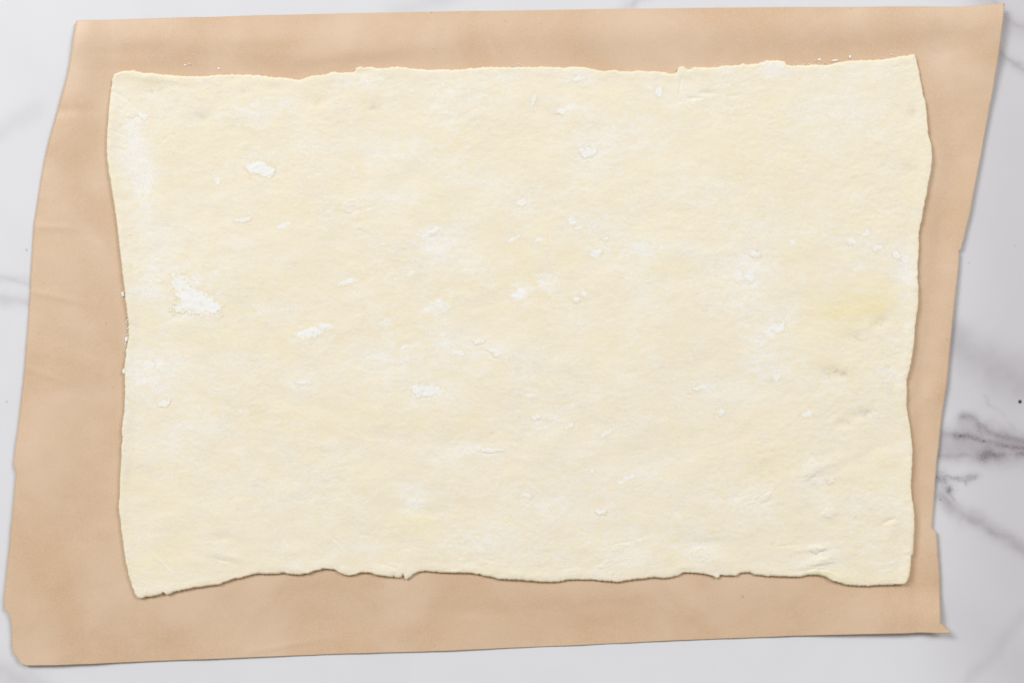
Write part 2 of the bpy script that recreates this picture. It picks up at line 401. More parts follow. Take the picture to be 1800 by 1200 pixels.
# ---------------------------------------------------------------- parchment height
def box_sdf(px, py):
    """signed distance-like value to the pastry's footprint (positive outside)"""
    l = np.interp(py, [132, 260, 560, 900, 1049], [202, 190, 228, 212, 245]) - px
    r = px - np.interp(py, [97, 270, 500, 700, 900, 1024], [1606, 1636, 1611, 1592, 1604, 1588])
    t = np.interp(px, [202, 528, 900, 1250, 1606], [128, 140, 119, 119, 97]) - py
    bt = py - np.interp(px, [245, 560, 1000, 1588], [1049, 1000, 1016, 1026])
    return l, r, t, bt
def paper_z(px, py):
    """millimetres above the marble"""
    l, r, t, bt = box_sdf(px, py)
    z = np.zeros(np.shape(px)) + 2.3
    def hump(d, w, h, down):      # rises away from the pastry, curls down again at the cut edge when down > 0
        u = np.clip(d / w, 0, 1.4)
        return h * (sstep(0.0, 0.8, u) - down * sstep(0.35, 1.25, u) ** 1.2)
    wob = 0.5 + 0.5 * fbm(px, py, 170, octv=2, seed=2)
    z += hump(t, 103, 1.5 * (0.75 + 0.5 * wob), 2.2) * (1 - 0.0 * px)
    z += hump(l, np.interp(py, [40, 400, 800, 1160], [85, 150, 190, 205]), 1.4 * (0.5 + wob), np.interp(py, [0, 500, 800, 1000], [1.8, 1.7, 1.0, 0.7]))
    wr = np.interp(py, [0, 400, 900, 1160], [145, 75, 36, 60])
    ur = np.clip(r / wr, 0, 1.4)
    z -= 2.0 * sstep(-0.05, 0.6, ur)
    z += np.interp(py, [0, 40, 200, 420, 700, 930, 1110], [6.5, 6.2, 5.0, 3.8, 3.0, 2.4, 2.0]) * sstep(0.45, 1.15, ur) * (0.75 + 0.5 * wob)
    z += hump(bt, np.interp(px, [40, 600, 1000, 1660], [118, 145, 118, 85]), np.interp(px, [0, 120, 500, 1000, 1400, 1600, 1670], [0.6, -.2, -1.2, -1.3, -1.0, 3.0, 5.2]) * (0.7 + 0.6 * wob), 0.0)
    out = sstep(0, 40, np.maximum(np.maximum(l, r), np.maximum(t, bt)))
    z += out * (0.5 * fbm(px, py, 85, octv=2, seed=5) + 0.07 * fbm(px, py, 24, octv=2, seed=1))
    # soft dents and folds
    for cx, cy, rx, ry, a, h in [(700, 88, 60, 16, -8, .9), (590, 100, 75, 16, -10, .8), (870, 85, 14, 40, -35, -.8), (480, 85, 60, 12, 0, -.7), (1170, 70, 12, 40, -20, -.6),
                                 (120, 195, 60, 10, 0, -.8), (200, 220, 40, 12, 0, .6), (95, 400, 40, 6, 3, .5), (90, 520, 60, 6, 12, .45), (70, 655, 50, 6, 20, .45),
                                 (500, 1135, 60, 5, -10, .5), (1630, 515, 18, 22, 0, -.5), (1640, 590, 18, 18, 0, -.5), (1625, 640, 20, 14, 0, .45), (1630, 700, 22, 16, -30, .5),
                                 (1625, 735, 20, 14, 0, -.5), (1615, 800, 22, 16, 0, -.4), (1660, 85, 40, 50, 30, -.8), (60, 880, 50, 30, 0, -.8), (150, 1000, 60, 30, -30, .6),
                                 (840, 1075, 90, 14, 0, -.5), (1100, 1060, 120, 12, -5, -.5), (205, 640, 12, 8, 0, .4), (250, 90, 60, 12, -5, -.5)]:
        ca, sa = math.cos(math.radians(a)), math.sin(math.radians(a))
        dx, dy = px - cx, py - cy
        z += 0.42 * h * out * np.exp(-((dx * ca + dy * sa) / rx) ** 2 - ((-dx * sa + dy * ca) / ry) ** 2)
    return np.maximum(z, 0.12)

# ---------------------------------------------------------------- parchment sheet
vr = np.linspace(0, 1, 500); uc = np.linspace(0, 1, 330)
uc = uc + 0.0 * uc
cT = sample(PT, uc); cB = sample(PB, uc); cL = sample(PL, vr); cR = sample(PR, vr)
cT[:, 1] += 0.5 * fbm(cT[:, 0], cT[:, 0] * 0, 80, octv=2, seed=1); cB[:, 1] += 0.6 * fbm(cB[:, 0], cB[:, 0] * 0, 60, octv=2, seed=2)
zig = np.where(np.arange(len(vr)) % 2 == 0, 1.0, -1.0); zig[:3] = 0; zig[-3:] = 0
cut = 0.6 * fbm(np.arange(len(vr)) * 1.5, vr * 0, 14, octv=2, seed=4)
G = coons_uv(cT, cB, cL, cR, uc, vr)
G[:, -1, 0] += 2.3 * zig + cut; G[:, 0, 0] += 2.0 * zig + cut[::-1]
PX, PY = G[..., 0], G[..., 1]
pz = paper_z(PX, PY)
nr, nc = PX.shape
up = np.stack([WX(PX), WY(PY), pz * 1e-3], -1).reshape(-1, 3)
lo = up.copy(); lo[:, 2] -= 0.00007
fa = grid_faces(nr, nc); fb = grid_faces(nr, nc, nr * nc, True)
idx = np.arange(nr * nc).reshape(nr, nc)
ring = np.concatenate([idx[0, :-1], idx[:-1, -1], idx[-1, :0:-1], idx[:0:-1, 0]])
rn = np.roll(ring, -1)
side = np.stack([ring, rn, rn + nr * nc, ring + nr * nc], 1)
paper = new_mesh('parchment_sheet', np.concatenate([up, lo]), np.concatenate([fa, fb, side]), PAPER)
paper['label'] = 'brown baking parchment sheet with serrated torn side edges lying on marble'
paper['category'] = 'parchment paper'

# ---------------------------------------------------------------- pastry surface
DENTS = [(270, 158, 34, 14, -10, .45), (352, 207, 22, 10, 0, .4), (560, 180, 30, 10, 0, .45), (660, 190, 22, 14, 0, .4), (430, 163, 16, 7, 0, .3), (1545, 566, 18, 9, -25, .5),
         (1470, 657, 22, 9, 10, .5), (1512, 728, 26, 9, -20, .5), (1480, 745, 14, 8, 0, .4), (1590, 300, 12, 14, 20, .4), (1600, 200, 12, 16, 20, .4), (1505, 590, 26, 10, 0, .4),
         (1440, 820, 60, 9, -20, -.35), (1540, 790, 70, 14, -24, .35), (820, 890, 60, 18, 10, .3), (730, 895, 45, 10, 8, .35), (560, 715, 60, 14, 20, .3), (420, 700, 90, 14, 18, -.3),
         (520, 950, 30, 12, 0, .35), (390, 945, 16, 8, 0, .35), (400, 975, 30, 7, 15, -.4), (1240, 955, 40, 10, 0, .35), (1260, 985, 30, 14, 0, -.6), (1440, 985, 30, 10, -15, -.6),
         (1430, 962, 30, 5, -8, -.5), (1560, 940, 12, 40, 20, -.3), (1240, 165, 14, 5, 0, .55), (1215, 175, 12, 5, 0, .45), (640, 130, 12, 8, 0, .5), (1560, 915, 14, 5, -25, .5),
         (1455, 900, 16, 11, 0, -.4), (1425, 825, 16, 26, 20, -.4), (1380, 115, 50, 18, -6, -.35), (240, 135, 40, 8, 5, -.4), (700, 770, 120, 20, 5, .2), (1130, 800, 160, 26, -8, .2)]
CREASES = [([(200, 162), (218, 172), (236, 186), (250, 201)], .55), ([(200, 190), (215, 194), (225, 202)], .3), ([(288, 226), (282, 238), (288, 250), (298, 240), (312, 238)], .35),
           ([(198, 232), (210, 236), (220, 238)], .35), ([(200, 260), (214, 265), (224, 266)], .35), ([(268, 962), (280, 975), (292, 988), (306, 1002)], .4), ([(286, 946), (296, 962)], .35),
           ([(322, 826), (320, 858), (326, 884)], .25), ([(320, 895), (334, 922)], .25), ([(586, 944), (594, 950), (600, 957)], .6), ([(380, 980), (396, 985), (406, 986)], .45),
           ([(1198, 136), (1195, 150), (1192, 170)], .55), ([(1210, 176), (1238, 173)], .5), ([(1279, 172), (1279, 190), (1282, 198), (1290, 186)], .5), ([(1276, 171), (1296, 170)], .4),
           ([(935, 186), (943, 165)], .4), ([(440, 310), (460, 313), (480, 312)], .35), ([(515, 284), (545, 283)], .3), ([(630, 372), (650, 366), (664, 360)], .35),
           ([(1405, 1003), (1430, 998), (1455, 1000), (1475, 1008)], .6), ([(1420, 1000), (1440, 993), (1458, 996)], .4), ([(1552, 918), (1572, 908)], .5),
           ([(1060, 962), (1085, 954), (1110, 950), (1142, 938)], .45), ([(670, 990), (688, 994), (703, 1003)], .45), ([(850, 981), (872, 986)], .35),
           ([(1360, 960), (1400, 955)], .35), ([(596, 748), (640, 770), (700, 772)], .18), ([(612, 640), (650, 650), (690, 655)], .18), ([(1452, 530), (1480, 520)], .2),
           ([(855, 625), (880, 632), (885, 650)], .25), ([(1600, 968), (1590, 974), (1602, 976)], .4), ([(1250, 986), (1258, 1000), (1256, 1012)], .4)]
# floury smears: centre, half sizes, angle (degrees, clockwise in view), strength
DUST = [(255, 350, 22, 60, -10, .55), (238, 268, 26, 40, -8, .7), (245, 210, 18, 14, 20, .7), (228, 235, 22, 18, 0, .4), (262, 300, 20, 30, 0, .4), (270, 470, 34, 26, 0, .55),
        (262, 512, 40, 16, 8, .65), (340, 500, 30, 30, 20, .35), (330, 550, 55, 16, 4, .4), (250, 655, 40, 30, 0, .75), (300, 640, 40, 24, 0, .4), (300, 690, 40, 20, 0, .4),
        (290, 420, 40, 24, 0, .3), (530, 675, 34, 10, 12, .6), (420, 640, 60, 22, 0, .3), (490, 540, 60, 14, 0, .25), (350, 745, 50, 16, 0, .3), (290, 780, 34, 22, 0, .35),
        (790, 415, 44, 26, -20, .55), (760, 450, 40, 24, -20, .4), (830, 470, 40, 24, 0, .35), (920, 357, 36, 20, 0, .35), (850, 320, 50, 14, 0, .35), (700, 350, 40, 16, -10, .3),
        (1035, 270, 34, 20, 0, .6), (1050, 300, 40, 14, 0, .35), (1020, 395, 30, 20, 0, .5), (1100, 440, 60, 26, -10, .35), (1190, 440, 60, 16, 5, .3), (1320, 470, 40, 44, 20, .5),
        (1290, 480, 50, 26, 0, .35), (1340, 400, 50, 20, 0, .3), (1130, 520, 30, 60, 0, .25), (1320, 550, 50, 30, 0, .3), (1340, 640, 44, 40, 0, .4), (1450, 690, 50, 20, 0, .25),
        (1590, 465, 22, 34, 0, .75), (1510, 470, 30, 9, 0, .5), (1530, 430, 50, 20, 0, .3), (1590, 540, 14, 34, 0, .3), (1010, 560, 60, 30, 0, .2), (790, 600, 34, 34, 0, .45),
        (850, 610, 40, 16, 10, .5), (920, 640, 24, 40, 0, .4), (760, 690, 50, 18, 0, .45), (680, 630, 60, 40, 0, .3), (960, 740, 60, 16, -25, .35), (1060, 770, 60, 16, -30, .35),
        (850, 790, 50, 10, 5, .55), (790, 800, 50, 18, 0, .3), (730, 875, 26, 26, 0, .6), (480, 190, 50, 14, -8, .45), (450, 200, 30, 10, -8, .4), (640, 145, 50, 12, 0, .4),
        (880, 140, 30, 8, 0, .4), (1020, 140, 30, 10, 0, .55), (1000, 195, 24, 12, -10, .5), (1360, 125, 34, 18, 0, .55), (1190, 165, 50, 16, 0, .35), (1100, 250, 80, 30, 0, .3),
        (790, 180, 40, 40, 0, .3), (960, 880, 80, 26, 0, .3), (860, 950, 70, 24, 0, .35), (1120, 830, 60, 30, -20, .3), (1110, 970, 40, 24, -20, .45), (1320, 880, 40, 24, -10, .4),
        (1230, 970, 26, 22, 0, .5), (1420, 990, 50, 12, -5, .35), (1440, 960, 30, 8, -8, .5), (1430, 830, 22, 34, 20, .4), (1240, 680, 34, 14, 0, .4), (1290, 700, 40, 20, 0, .25),
        (700, 270, 80, 24, 0, .25), (560, 260, 60, 16, -5, .25), (420, 430, 50, 16, 0, .25), (1200, 330, 80, 24, 0, .22), (1480, 200, 80, 40, 0, .28), (1530, 130, 60, 14, -5, .3),
        (1380, 560, 22, 14, -30, .5), (1560, 660, 40, 20, 0, .25), (1060, 690, 40, 12, 0, .3), (1500, 880, 60, 16, 0, .2), (480, 870, 120, 30, 0, .18), (640, 960, 60, 10, 0, .35)]
BUTTER = [(1530, 530, 62, 34, -8, .75), (1490, 555, 50, 26, 0, .45), (735, 912, 36, 26, 0, .6), (1212, 975, 22, 14, 0, .6), (560, 182, 24, 10, 0, .5), (640, 190, 20, 14, 0, .3),
          (820, 500, 34, 22, 0, .4), (640, 720, 60, 40, 0, .3), (480, 740, 110, 40, 12, .3), (1450, 1008, 40, 7, 10, .7), (1520, 1016, 60, 10, 0, .5), (1180, 200, 40, 60, 0, .22),
          (1550, 830, 50, 50, 0, .3), (1330, 820, 60, 40, 0, .25), (600, 870, 120, 40, 0, .2), (450, 250, 90, 40, 0, .2), (320, 900, 70, 70, 0, .25), (260, 1000, 40, 36, 0, .3),
          (1300, 280, 90, 60, 0, .2), (900, 240, 80, 30, 0, .15), (1080, 600, 70, 40, 0, .2), (925, 470, 20, 18, 0, .35), (260, 145, 50, 14, 4, .3), (632, 133, 9, 6, 0, .6), (390, 610, 80, 40, 0, .2)]
GREY_SPOTS = [(268, 158, 24, 9, -10, .3), (352, 207, 16, 7, 0, .28), (560, 180, 14, 6, 0, .2), (1545, 566, 13, 6, -25, .35), (1462, 656, 16, 7, 10, .4), (1486, 660, 10, 5, 0, .3),  # brownish-grey tint spots, mostly in the dents
        (1520, 722, 13, 6, -20, .4), (1482, 742, 10, 6, 0, .35), (1592, 298, 8, 10, 20, .25), (1602, 196, 8, 10, 20, .25), (1505, 592, 18, 6, 0, .25), (1553, 674, 7, 6, 0, .3),
        (430, 163, 12, 5, 0, .2), (658, 192, 10, 7, 0, .2)]
def blob(px, py, spec, warp=None):
    cx, cy, rx, ry, a = spec[:5]
    ca, sa = math.cos(math.radians(a)), math.sin(math.radians(a))
    dx, dy = px - cx, py - cy
    return np.exp(-((dx * ca + dy * sa) / rx) ** 2 - ((-dx * sa + dy * ca) / ry) ** 2)
def add_local(out, px, py, spec, w):
    R = 2.4 * max(spec[2], spec[3])
    m = (np.abs(px - spec[0]) < R) & (np.abs(py - spec[1]) < R)
    if m.any(): out[m] += w * blob(px[m], py[m], spec)
def pastry_mm(px, py):
    """height of the pastry's upper face above the parchment, mm"""
    z = np.full(np.shape(px), 2.6)
    z += 0.38 * fbm(px, py, 190, octv=2, seed=1) + 0.30 * fbm(px, py, 66, octv=2, seed=2)
    z += 0.15 * fbm(px, py, 34, 17, octv=3, seed=3)
    rough = 0.45 + 0.9 * sstep(0.35, 0.75, vnoise(px / 120, py / 90, 4)) + 0.35 * sstep(1150, 1400, px)
    z += rough * (0.06 * fbm(px, py, 9, 6, octv=2, seed=5) + 0.03 * fbm(px, py, 3.6, octv=1, seed=6))
    for s in DENTS: add_local(z, px, py, s, -s[5] * 1.1)
    for pts, h in CREASES:
        p = np.array(pts, float)
        m = (px > p[:, 0].min() - 25) & (px < p[:, 0].max() + 25) & (py > p[:, 1].min() - 25) & (py < p[:, 1].max() + 25)
        if not m.any(): continue
        d, sd, al = seg_dist(px[m], py[m], pts)
        w = np.sin(np.clip(al, 0.06, 0.94) * math.pi) ** 0.5
        z[m] += 0.5 * h * w * (-0.8 * np.exp(-(d / 2.3) ** 2) + 0.6 * np.exp(-(d / 7) ** 2) * (sd * 0.12 > 0) * sstep(0, 2.5, d))
    return z

FLOURP = [  # traced patches: outline, height mm, softness
    ([(433, 293), (446, 285), (468, 287), (482, 297), (483, 308), (472, 313), (456, 309), (440, 305)], .6, 3),
    ([(302, 482), (330, 486), (346, 510), (374, 521), (391, 541), (389, 553), (362, 553), (330, 549), (303, 545), (318, 530), (306, 505)], .45, 7),
    ([(518, 587), (545, 574), (570, 568), (585, 570), (582, 581), (562, 591), (530, 595)], .5, 4),
    ([(712, 683), (735, 676), (765, 677), (786, 688), (762, 698), (746, 699)], .35, 6),
    ([(744, 545), (757, 530), (774, 522), (782, 533), (794, 528), (792, 540), (776, 550), (762, 557), (748, 553)], .42, 4),
    ([(896, 518), (909, 509), (921, 508), (928, 517), (920, 525), (906, 529)], .5, 3),
    ([(940, 494), (952, 483), (968, 481), (980, 488), (976, 500), (980, 510), (966, 517), (950, 506)], .45, 4),
    ([(1113, 436), (1122, 427), (1140, 426), (1150, 434), (1142, 447), (1124, 453)], .42, 5),
    ([(1036, 447), (1045, 439), (1058, 438), (1054, 449), (1044, 456)], .42, 3),
    ([(1342, 580), (1358, 570), (1378, 566), (1377, 578), (1364, 588), (1346, 592)], .5, 3),
    ([(1314, 597), (1324, 588), (1337, 588), (1336, 597), (1322, 601)], .4, 3),
    ([(668, 570), (676, 560), (692, 560), (690, 570), (678, 577)], .35, 3),
]

# pastry sheet: a thing with its dough body, floury patches and lifted flakes as parts
pastry = bpy.data.objects.new('pastry_sheet', None)
COL.objects.link(pastry)
pastry.empty_display_size = 0.05
pastry['label'] = 'rolled out rectangle of raw pastry dough dusted with flour on the parchment'
pastry['category'] = 'pastry dough'

rT = roughen(DT, 1.5, 1); rB = roughen(DB, 1.5, 2); rL = roughen(DL, 1.0, 3); rR = roughen(DR, 1.0, 4)
edge_px = [0, .5, 1.1, 1.8, 2.6, 3.5, 4.6, 5.9, 7.4]
def params(n_px, step):
    e = np.array(edge_px); mid = np.linspace(e[-1], n_px - e[-1], int((n_px - 2 * e[-1]) / step) + 1)[1:-1]
    return np.concatenate([e, mid, (n_px - e)[::-1]]) / n_px
du = params(1400, 1.75); dv = params(905, 1.75)
def smooth_curve(c, sig):
    n = len(c); lin = c[0] + (c[-1] - c[0]) * np.linspace(0, 1, n)[:, None]
    d = c - lin; ext_ = np.concatenate([-d[::-1], d, -d[::-1]])
    k = np.exp(-0.5 * (np.arange(-3 * sig, 3 * sig + 1) / sig) ** 2); k /= k.sum()
    return lin + np.stack([np.convolve(ext_[:, i], k, 'same')[n:2 * n] for i in (0, 1)], 1)
eT, eB, eL, eR = sample(rT, du), sample(rB, du), sample(rL, dv), sample(rR, dv)
mT, mB, mL, mR = (smooth_curve(c, 22) for c in (eT, eB, eL, eR))
G = coons_uv(mT, mB, mL, mR, du, dv)
fade = lambda t, L: np.clip(1 - t * L / 26, 0, 1) ** 2          # edge detail dies out within 26 units of the rim
G += (eT - mT)[None] * fade(dv, 905)[:, None, None] + (eB - mB)[None] * fade(1 - dv, 905)[:, None, None]
G += (eL - mL)[:, None] * fade(du, 1400)[None, :, None] + (eR - mR)[:, None] * fade(1 - du, 1400)[None, :, None]
QX, QY = G[..., 0].copy(), G[..., 1].copy()
nr, nc = QX.shape
loop = np.concatenate([interp_curve(c, spacing=1.0) for c in (rT, rR, rB, rL)])
kd = KDTree(len(loop))
for i, p in enumerate(loop): kd.insert((p[0], p[1], 0), i)
kd.balance()
dist = np.full((nr, nc), 60.0)
BW = 24
band = np.zeros((nr, nc), bool); band[:BW] = band[-BW:] = True; band[:, :BW] = band[:, -BW:] = True
for i, j in zip(*np.nonzero(band)):
    dist[i, j] = kd.find((QX[i, j], QY[i, j], 0))[2]
pz = paper_z(QX, QY)
hz = pastry_mm(QX, QY)
er = 3.6 + 1.3 * fbm(QX, QY, 40, octv=2, seed=4)                       # rounding radius of the rim
prof = np.sqrt(np.clip(1 - (1 - np.clip(dist / er, 0, 1)) ** 2, 0, 1))
lip = 0.25 * np.exp(-((dist - 9) / 7) ** 2) * (0.5 + fbm(QX, QY, 45, octv=2, seed=6))   # slightly thick rolled rim
crumb = 0.22 * fbm(QX, QY, 7, octv=2, seed=2) * np.exp(-(dist / 7) ** 2)
rimz = 1.2 + 0.9 * np.maximum(sstep(300, 190, QX), sstep(1520, 1610, QX)) * sstep(140, 220, QY)      # the short sides lift a little off the parchment
curl = 0.7 * np.exp(-(dist / 15) ** 2) * np.maximum(sstep(260, 215, QX) * sstep(150, 230, QY) * sstep(1040, 960, QY), sstep(1560, 1600, QX) * sstep(110, 180, QY)) * (0.5 + vnoise(QX / 70, QY / 70, 1))
zz = curl + pz + rimz + 0.35 * fbm(QX, QY, 60, octv=2, seed=3) + (hz - rimz + lip + crumb) * (0.12 + 0.88 * prof)
flour_a = np.zeros((nr, nc)); butter_a = np.zeros((nr, nc)); grey_a = np.zeros((nr, nc))
wpx = QX + 9 * fbm(QX, QY, 26, 14, octv=3, seed=1); wpy = QY + 7 * fbm(QX, QY, 26, 14, octv=3, seed=5)
for s in DUST: add_local(flour_a, wpx, wpy, s, s[5])
for k, s in enumerate(BUTTER): add_local(butter_a, wpx, wpy, s, s[5] * (1.0 if k < 3 else 0.55))
for s in GREY_SPOTS: add_local(grey_a, wpx, wpy, s, s[5] * 0.8)
for pts, _h, _s in FLOURP:
    p = np.array(pts, float); m = (QX > p[:, 0].min() - 20) & (QX < p[:, 0].max() + 20) & (QY > p[:, 1].min() - 20) & (QY < p[:, 1].max() + 20)
    d, _, _ = seg_dist(QX[m], QY[m], np.vstack([p, p[:1]])); sd = np.where(in_poly(QX[m], QY[m], p), d, -d)
    butter_a[m] += 0.3 * np.exp(-((sd + 3.5) / 3.2) ** 2) * sstep(0.35, 0.7, vnoise(QX[m] / 11, QY[m] / 11, 5))
    flour_a[m] += 0.5 * sstep(-3, 2, sd) + 0.22 * np.exp(-((sd + 10) / 8) ** 2) * sstep(0.4, 0.7, vnoise(QX[m] / 17, QY[m] / 9, 2))
n1 = 0.5 + 0.5 * fbm(QX, QY, 90, 50, octv=3, seed=3); n2 = 0.5 + 0.5 * fbm(QX, QY, 16, 7, octv=3, seed=6, gain=.6)
n3 = 0.5 + 0.5 * fbm(QX, QY, 6, 4, octv=2, seed=2)
base_dust = 0.34 * sstep(0.3, 0.8, n1) * sstep(0.30, 0.75, n2) + 0.22 * sstep(0.58, 0.85, n2) + 0.14 * sstep(.4, .85, n3)
flour_a = np.clip(1.05 * flour_a * (0.45 + 0.85 * sstep(0.30, 0.62, 0.6 * n2 + 0.4 * n3)) + 0.75 * base_dust, 0, 1)
flour_a *= 0.45 + 0.55 * sstep(2, 9, dist)
butter_a = np.clip(butter_a * (0.7 + 0.6 * n1) + 0.14 * sstep(0.55, 0.8, 0.5 + 0.5 * fbm(QX, QY, 120, 60, octv=3, seed=7)), 0, 1) * (1 - 0.5 * flour_a)
butter_a = np.maximum(butter_a, 0.7 * sstep(2.2, 0.2, dist))
grey_a = np.clip(1.5 * grey_a * (0.25 + 1.3 * sstep(0.4, 0.62, n3)), 0, 0.7)
VT = np.stack([WX(QX), WY(QY), zz * 1e-3], -1).reshape(-1, 3)
idx = np.arange(nr * nc).reshape(nr, nc)
ring = np.concatenate([idx[0, :-1], idx[:-1, -1], idx[-1, :0:-1], idx[:0:-1, 0]])
rp = np.stack([QX.ravel()[ring], QY.ravel()[ring]], 1)
tan = np.roll(rp, -3, 0) - np.roll(rp, 3, 0); tan /= np.hypot(tan[:, 0], tan[:, 1])[:, None] + 1e-9
inn = np.stack([-tan[:, 1], tan[:, 0]], 1)
n0 = nr * nc; nn = len(ring)
rings = []
for inset, f in ((0.7, .72), (2.6, .42), (6.0, 0.0)):
    q = rp + inn * inset
    zb = paper_z(rp[:, 0], rp[:, 1]); zt = zz.ravel()[ring]
    rings.append(np.stack([WX(q[:, 0]), WY(q[:, 1]), (zb + (zt - zb) * f) * 1e-3], 1))
faces = [grid_faces(nr, nc)]
prev = ring
for k in range(3):
    cur = n0 + k * nn + np.arange(nn)
    faces.append(np.stack([prev, np.roll(prev, -1), np.roll(cur, -1), cur], 1)); prev = cur
ext = lambda a, w=0.0: np.concatenate([a.ravel()] + [np.full(len(ring), w)] * 3)
dough = new_mesh('dough', np.concatenate([VT] + rings), np.concatenate(faces), DOUGH, pastry,
                 attrs={'flour': ext(flour_a), 'butter': ext(butter_a, 0.9), 'thin': ext(grey_a)})

# ---------------------------------------------------------------- flour patches and flakes on the pastry
def patch(name, mat, pts, height, seed, soft=5.0, grain=0.5, step=1.3, rim=0.0, thin=0.0):
    """low mound inside a traced outline; its rim dips into the dough, so the edge comes out ragged"""
    p = np.array(pts, float); pad = soft + 3
    xs = np.arange(p[:, 0].min() - pad, p[:, 0].max() + pad, step); ys = np.arange(p[:, 1].min() - pad, p[:, 1].max() + pad, step)
    x, y = np.meshgrid(xs, ys)
    x = x + 0.35 * step * fbm(x, y, 2.1, octv=1, seed=seed); y = y + 0.35 * step * fbm(x, y, 2.3, octv=1, seed=seed + 1)
    d, _, _ = seg_dist(x, y, np.vstack([p, p[:1]]))
    sd = np.where(in_poly(x, y, p), d, -d)
    nz = fbm(x, y, 9, 6, octv=3, seed=seed, gain=.65); ng = fbm(x, y, 3.0, octv=2, seed=seed + 2)
    rdg = np.exp(-(fbm(x, y, 16, 8, octv=2, seed=seed + 3) / 0.09) ** 2)
    m = np.minimum(sd / soft, 0.9) + grain * 1.2 * nz + grain * 0.9 * ng - 0.75 * rdg * vnoise(x / 14, y / 14, seed + 1)
    h = height * (np.clip(m, -0.5, 1.0) + 0.22 * ng * (m > 0) + 0.25 * nz * (m > 0.2)) - 0.02
    if rim: h = h + rim * np.exp(-((sd - 2) / 2.2) ** 2) * (0.6 + nz)
    z = paper_z(x, y) + pastry_mm(x, y) + h
    nr_, nc_ = x.shape
    f = grid_faces(nr_, nc_)
    keep = (m.ravel()[f] > -0.12).any(1)
    f = f[keep]
    used = np.unique(f); remap = np.full(nr_ * nc_, -1); remap[used] = np.arange(len(used))
    v = np.stack([WX(x), WY(y), z * 1e-3], -1).reshape(-1, 3)[used]
    bare = np.clip(1 - sstep(-0.12, 0.42, m + 0.25 * ng) + thin, 0, 1).ravel()[used]
    return new_mesh(name, v, remap[f], mat, pastry, attrs={'bare': bare})
def oval(cx, cy, rx, ry, a, seed):
    r = random.Random(seed); out = []
    ca, sa = math.cos(math.radians(a)), math.sin(math.radians(a))
    for k in range(11):
        t = 2 * math.pi * k / 11; q = 0.78 + 0.4 * r.random()
        x, y = rx * q * math.cos(t), ry * q * math.sin(t)
        out.append((cx + x * ca - y * sa, cy + x * sa + y * ca))
    return out
for k, (pts, h, sf) in enumerate(FLOURP): patch('flour_patch', FLOUR, pts, h * .17, k, soft=sf * 1.3, grain=.8)
SPOTS = [(508, 583, 10, 4, -10), (428, 387, 16, 4, -5), (512, 396, 22, 6, -4), (440, 465, 20, 5, -14), (510, 527, 11, 4, 0), (607, 497, 18, 4, -22), (622, 493, 7, 5, -20),
         (765, 404, 20, 6, -35), (752, 410, 12, 5, -30), (826, 473, 16, 4, -8), (902, 421, 13, 4, -28), (947, 422, 9, 4, -30), (675, 427, 8, 5, 0), (722, 482, 10, 4, -38),
         (917, 357, 10, 6, -10), (1006, 390, 8, 6, 0), (1020, 401, 10, 5, 0), (1035, 268, 14, 8, -20), (1022, 266, 6, 5, 0), (1152, 435, 9, 8, 0), (1064, 420, 7, 4, 0),
         (1013, 526, 7, 4, -40), (1028, 515, 8, 4, -30), (829, 517, 9, 3, 0), (712, 610, 9, 4, -25), (806, 620, 12, 5, 10), (840, 599, 10, 5, 0), (872, 618, 12, 6, 25),
         (932, 694, 9, 4, 0), (941, 733, 7, 4, 0), (860, 790, 26, 4, 0), (1080, 706, 10, 4, -10), (1000, 748, 11, 4, -35), (1065, 762, 12, 4, -35), (722, 881, 10, 9, 0),
         (240, 652, 18, 10, 10), (262, 640, 12, 7, 0), (290, 708, 11, 6, -5), (352, 712, 9, 5, 0), (262, 470, 9, 7, 0), (250, 508, 22, 7, -8), (275, 495, 14, 6, 0),
         (1232, 680, 14, 5, 0), (1364, 663, 7, 7, 0), (1415, 727, 12, 4, -18), (1368, 329, 6, 5, 0), (1272, 448, 10, 4, 0), (1326, 446, 12, 6, 0), (1318, 486, 14, 9, 20),
         (1330, 505, 12, 7, 0), (1588, 455, 10, 7, 40), (1596, 476, 8, 12, 10), (1575, 448, 7, 6, 0), (1505, 474, 9, 5, 0), (1520, 410, 8, 5, -40), (1385, 430, 14, 8, 0),
         (1280, 695, 10, 4, -5), (1268, 724, 7, 6, 0), (533, 672, 16, 4, 10), (255, 205, 8, 6, 30), (240, 262, 14, 6, 0), (258, 290, 14, 6, 25), (262, 345, 7, 18, -10),
         (384, 318, 6, 7, 0), (988, 196, 10, 7, -10), (1018, 140, 12, 4, 0), (938, 176, 4, 12, 12), (1345, 117, 14, 5, -10), (1365, 148, 10, 6, 0), (1158, 163, 5, 8, 0),
         (1495, 425, 8, 6, 0), (1540, 435, 10, 6, 0), (925, 870, 9, 4, 0), (1040, 826, 4, 5, 0), (1055, 898, 10, 4, 0), (1163, 912, 8, 6, 0), (1100, 842, 18, 5, -30)]
for k, (cx, cy, rx, ry, a) in enumerate(SPOTS):
    patch('flour_patch', FLOUR, oval(cx, cy, rx, ry, a, k), .055, k + 20, soft=3.2, grain=.85, thin=.1)
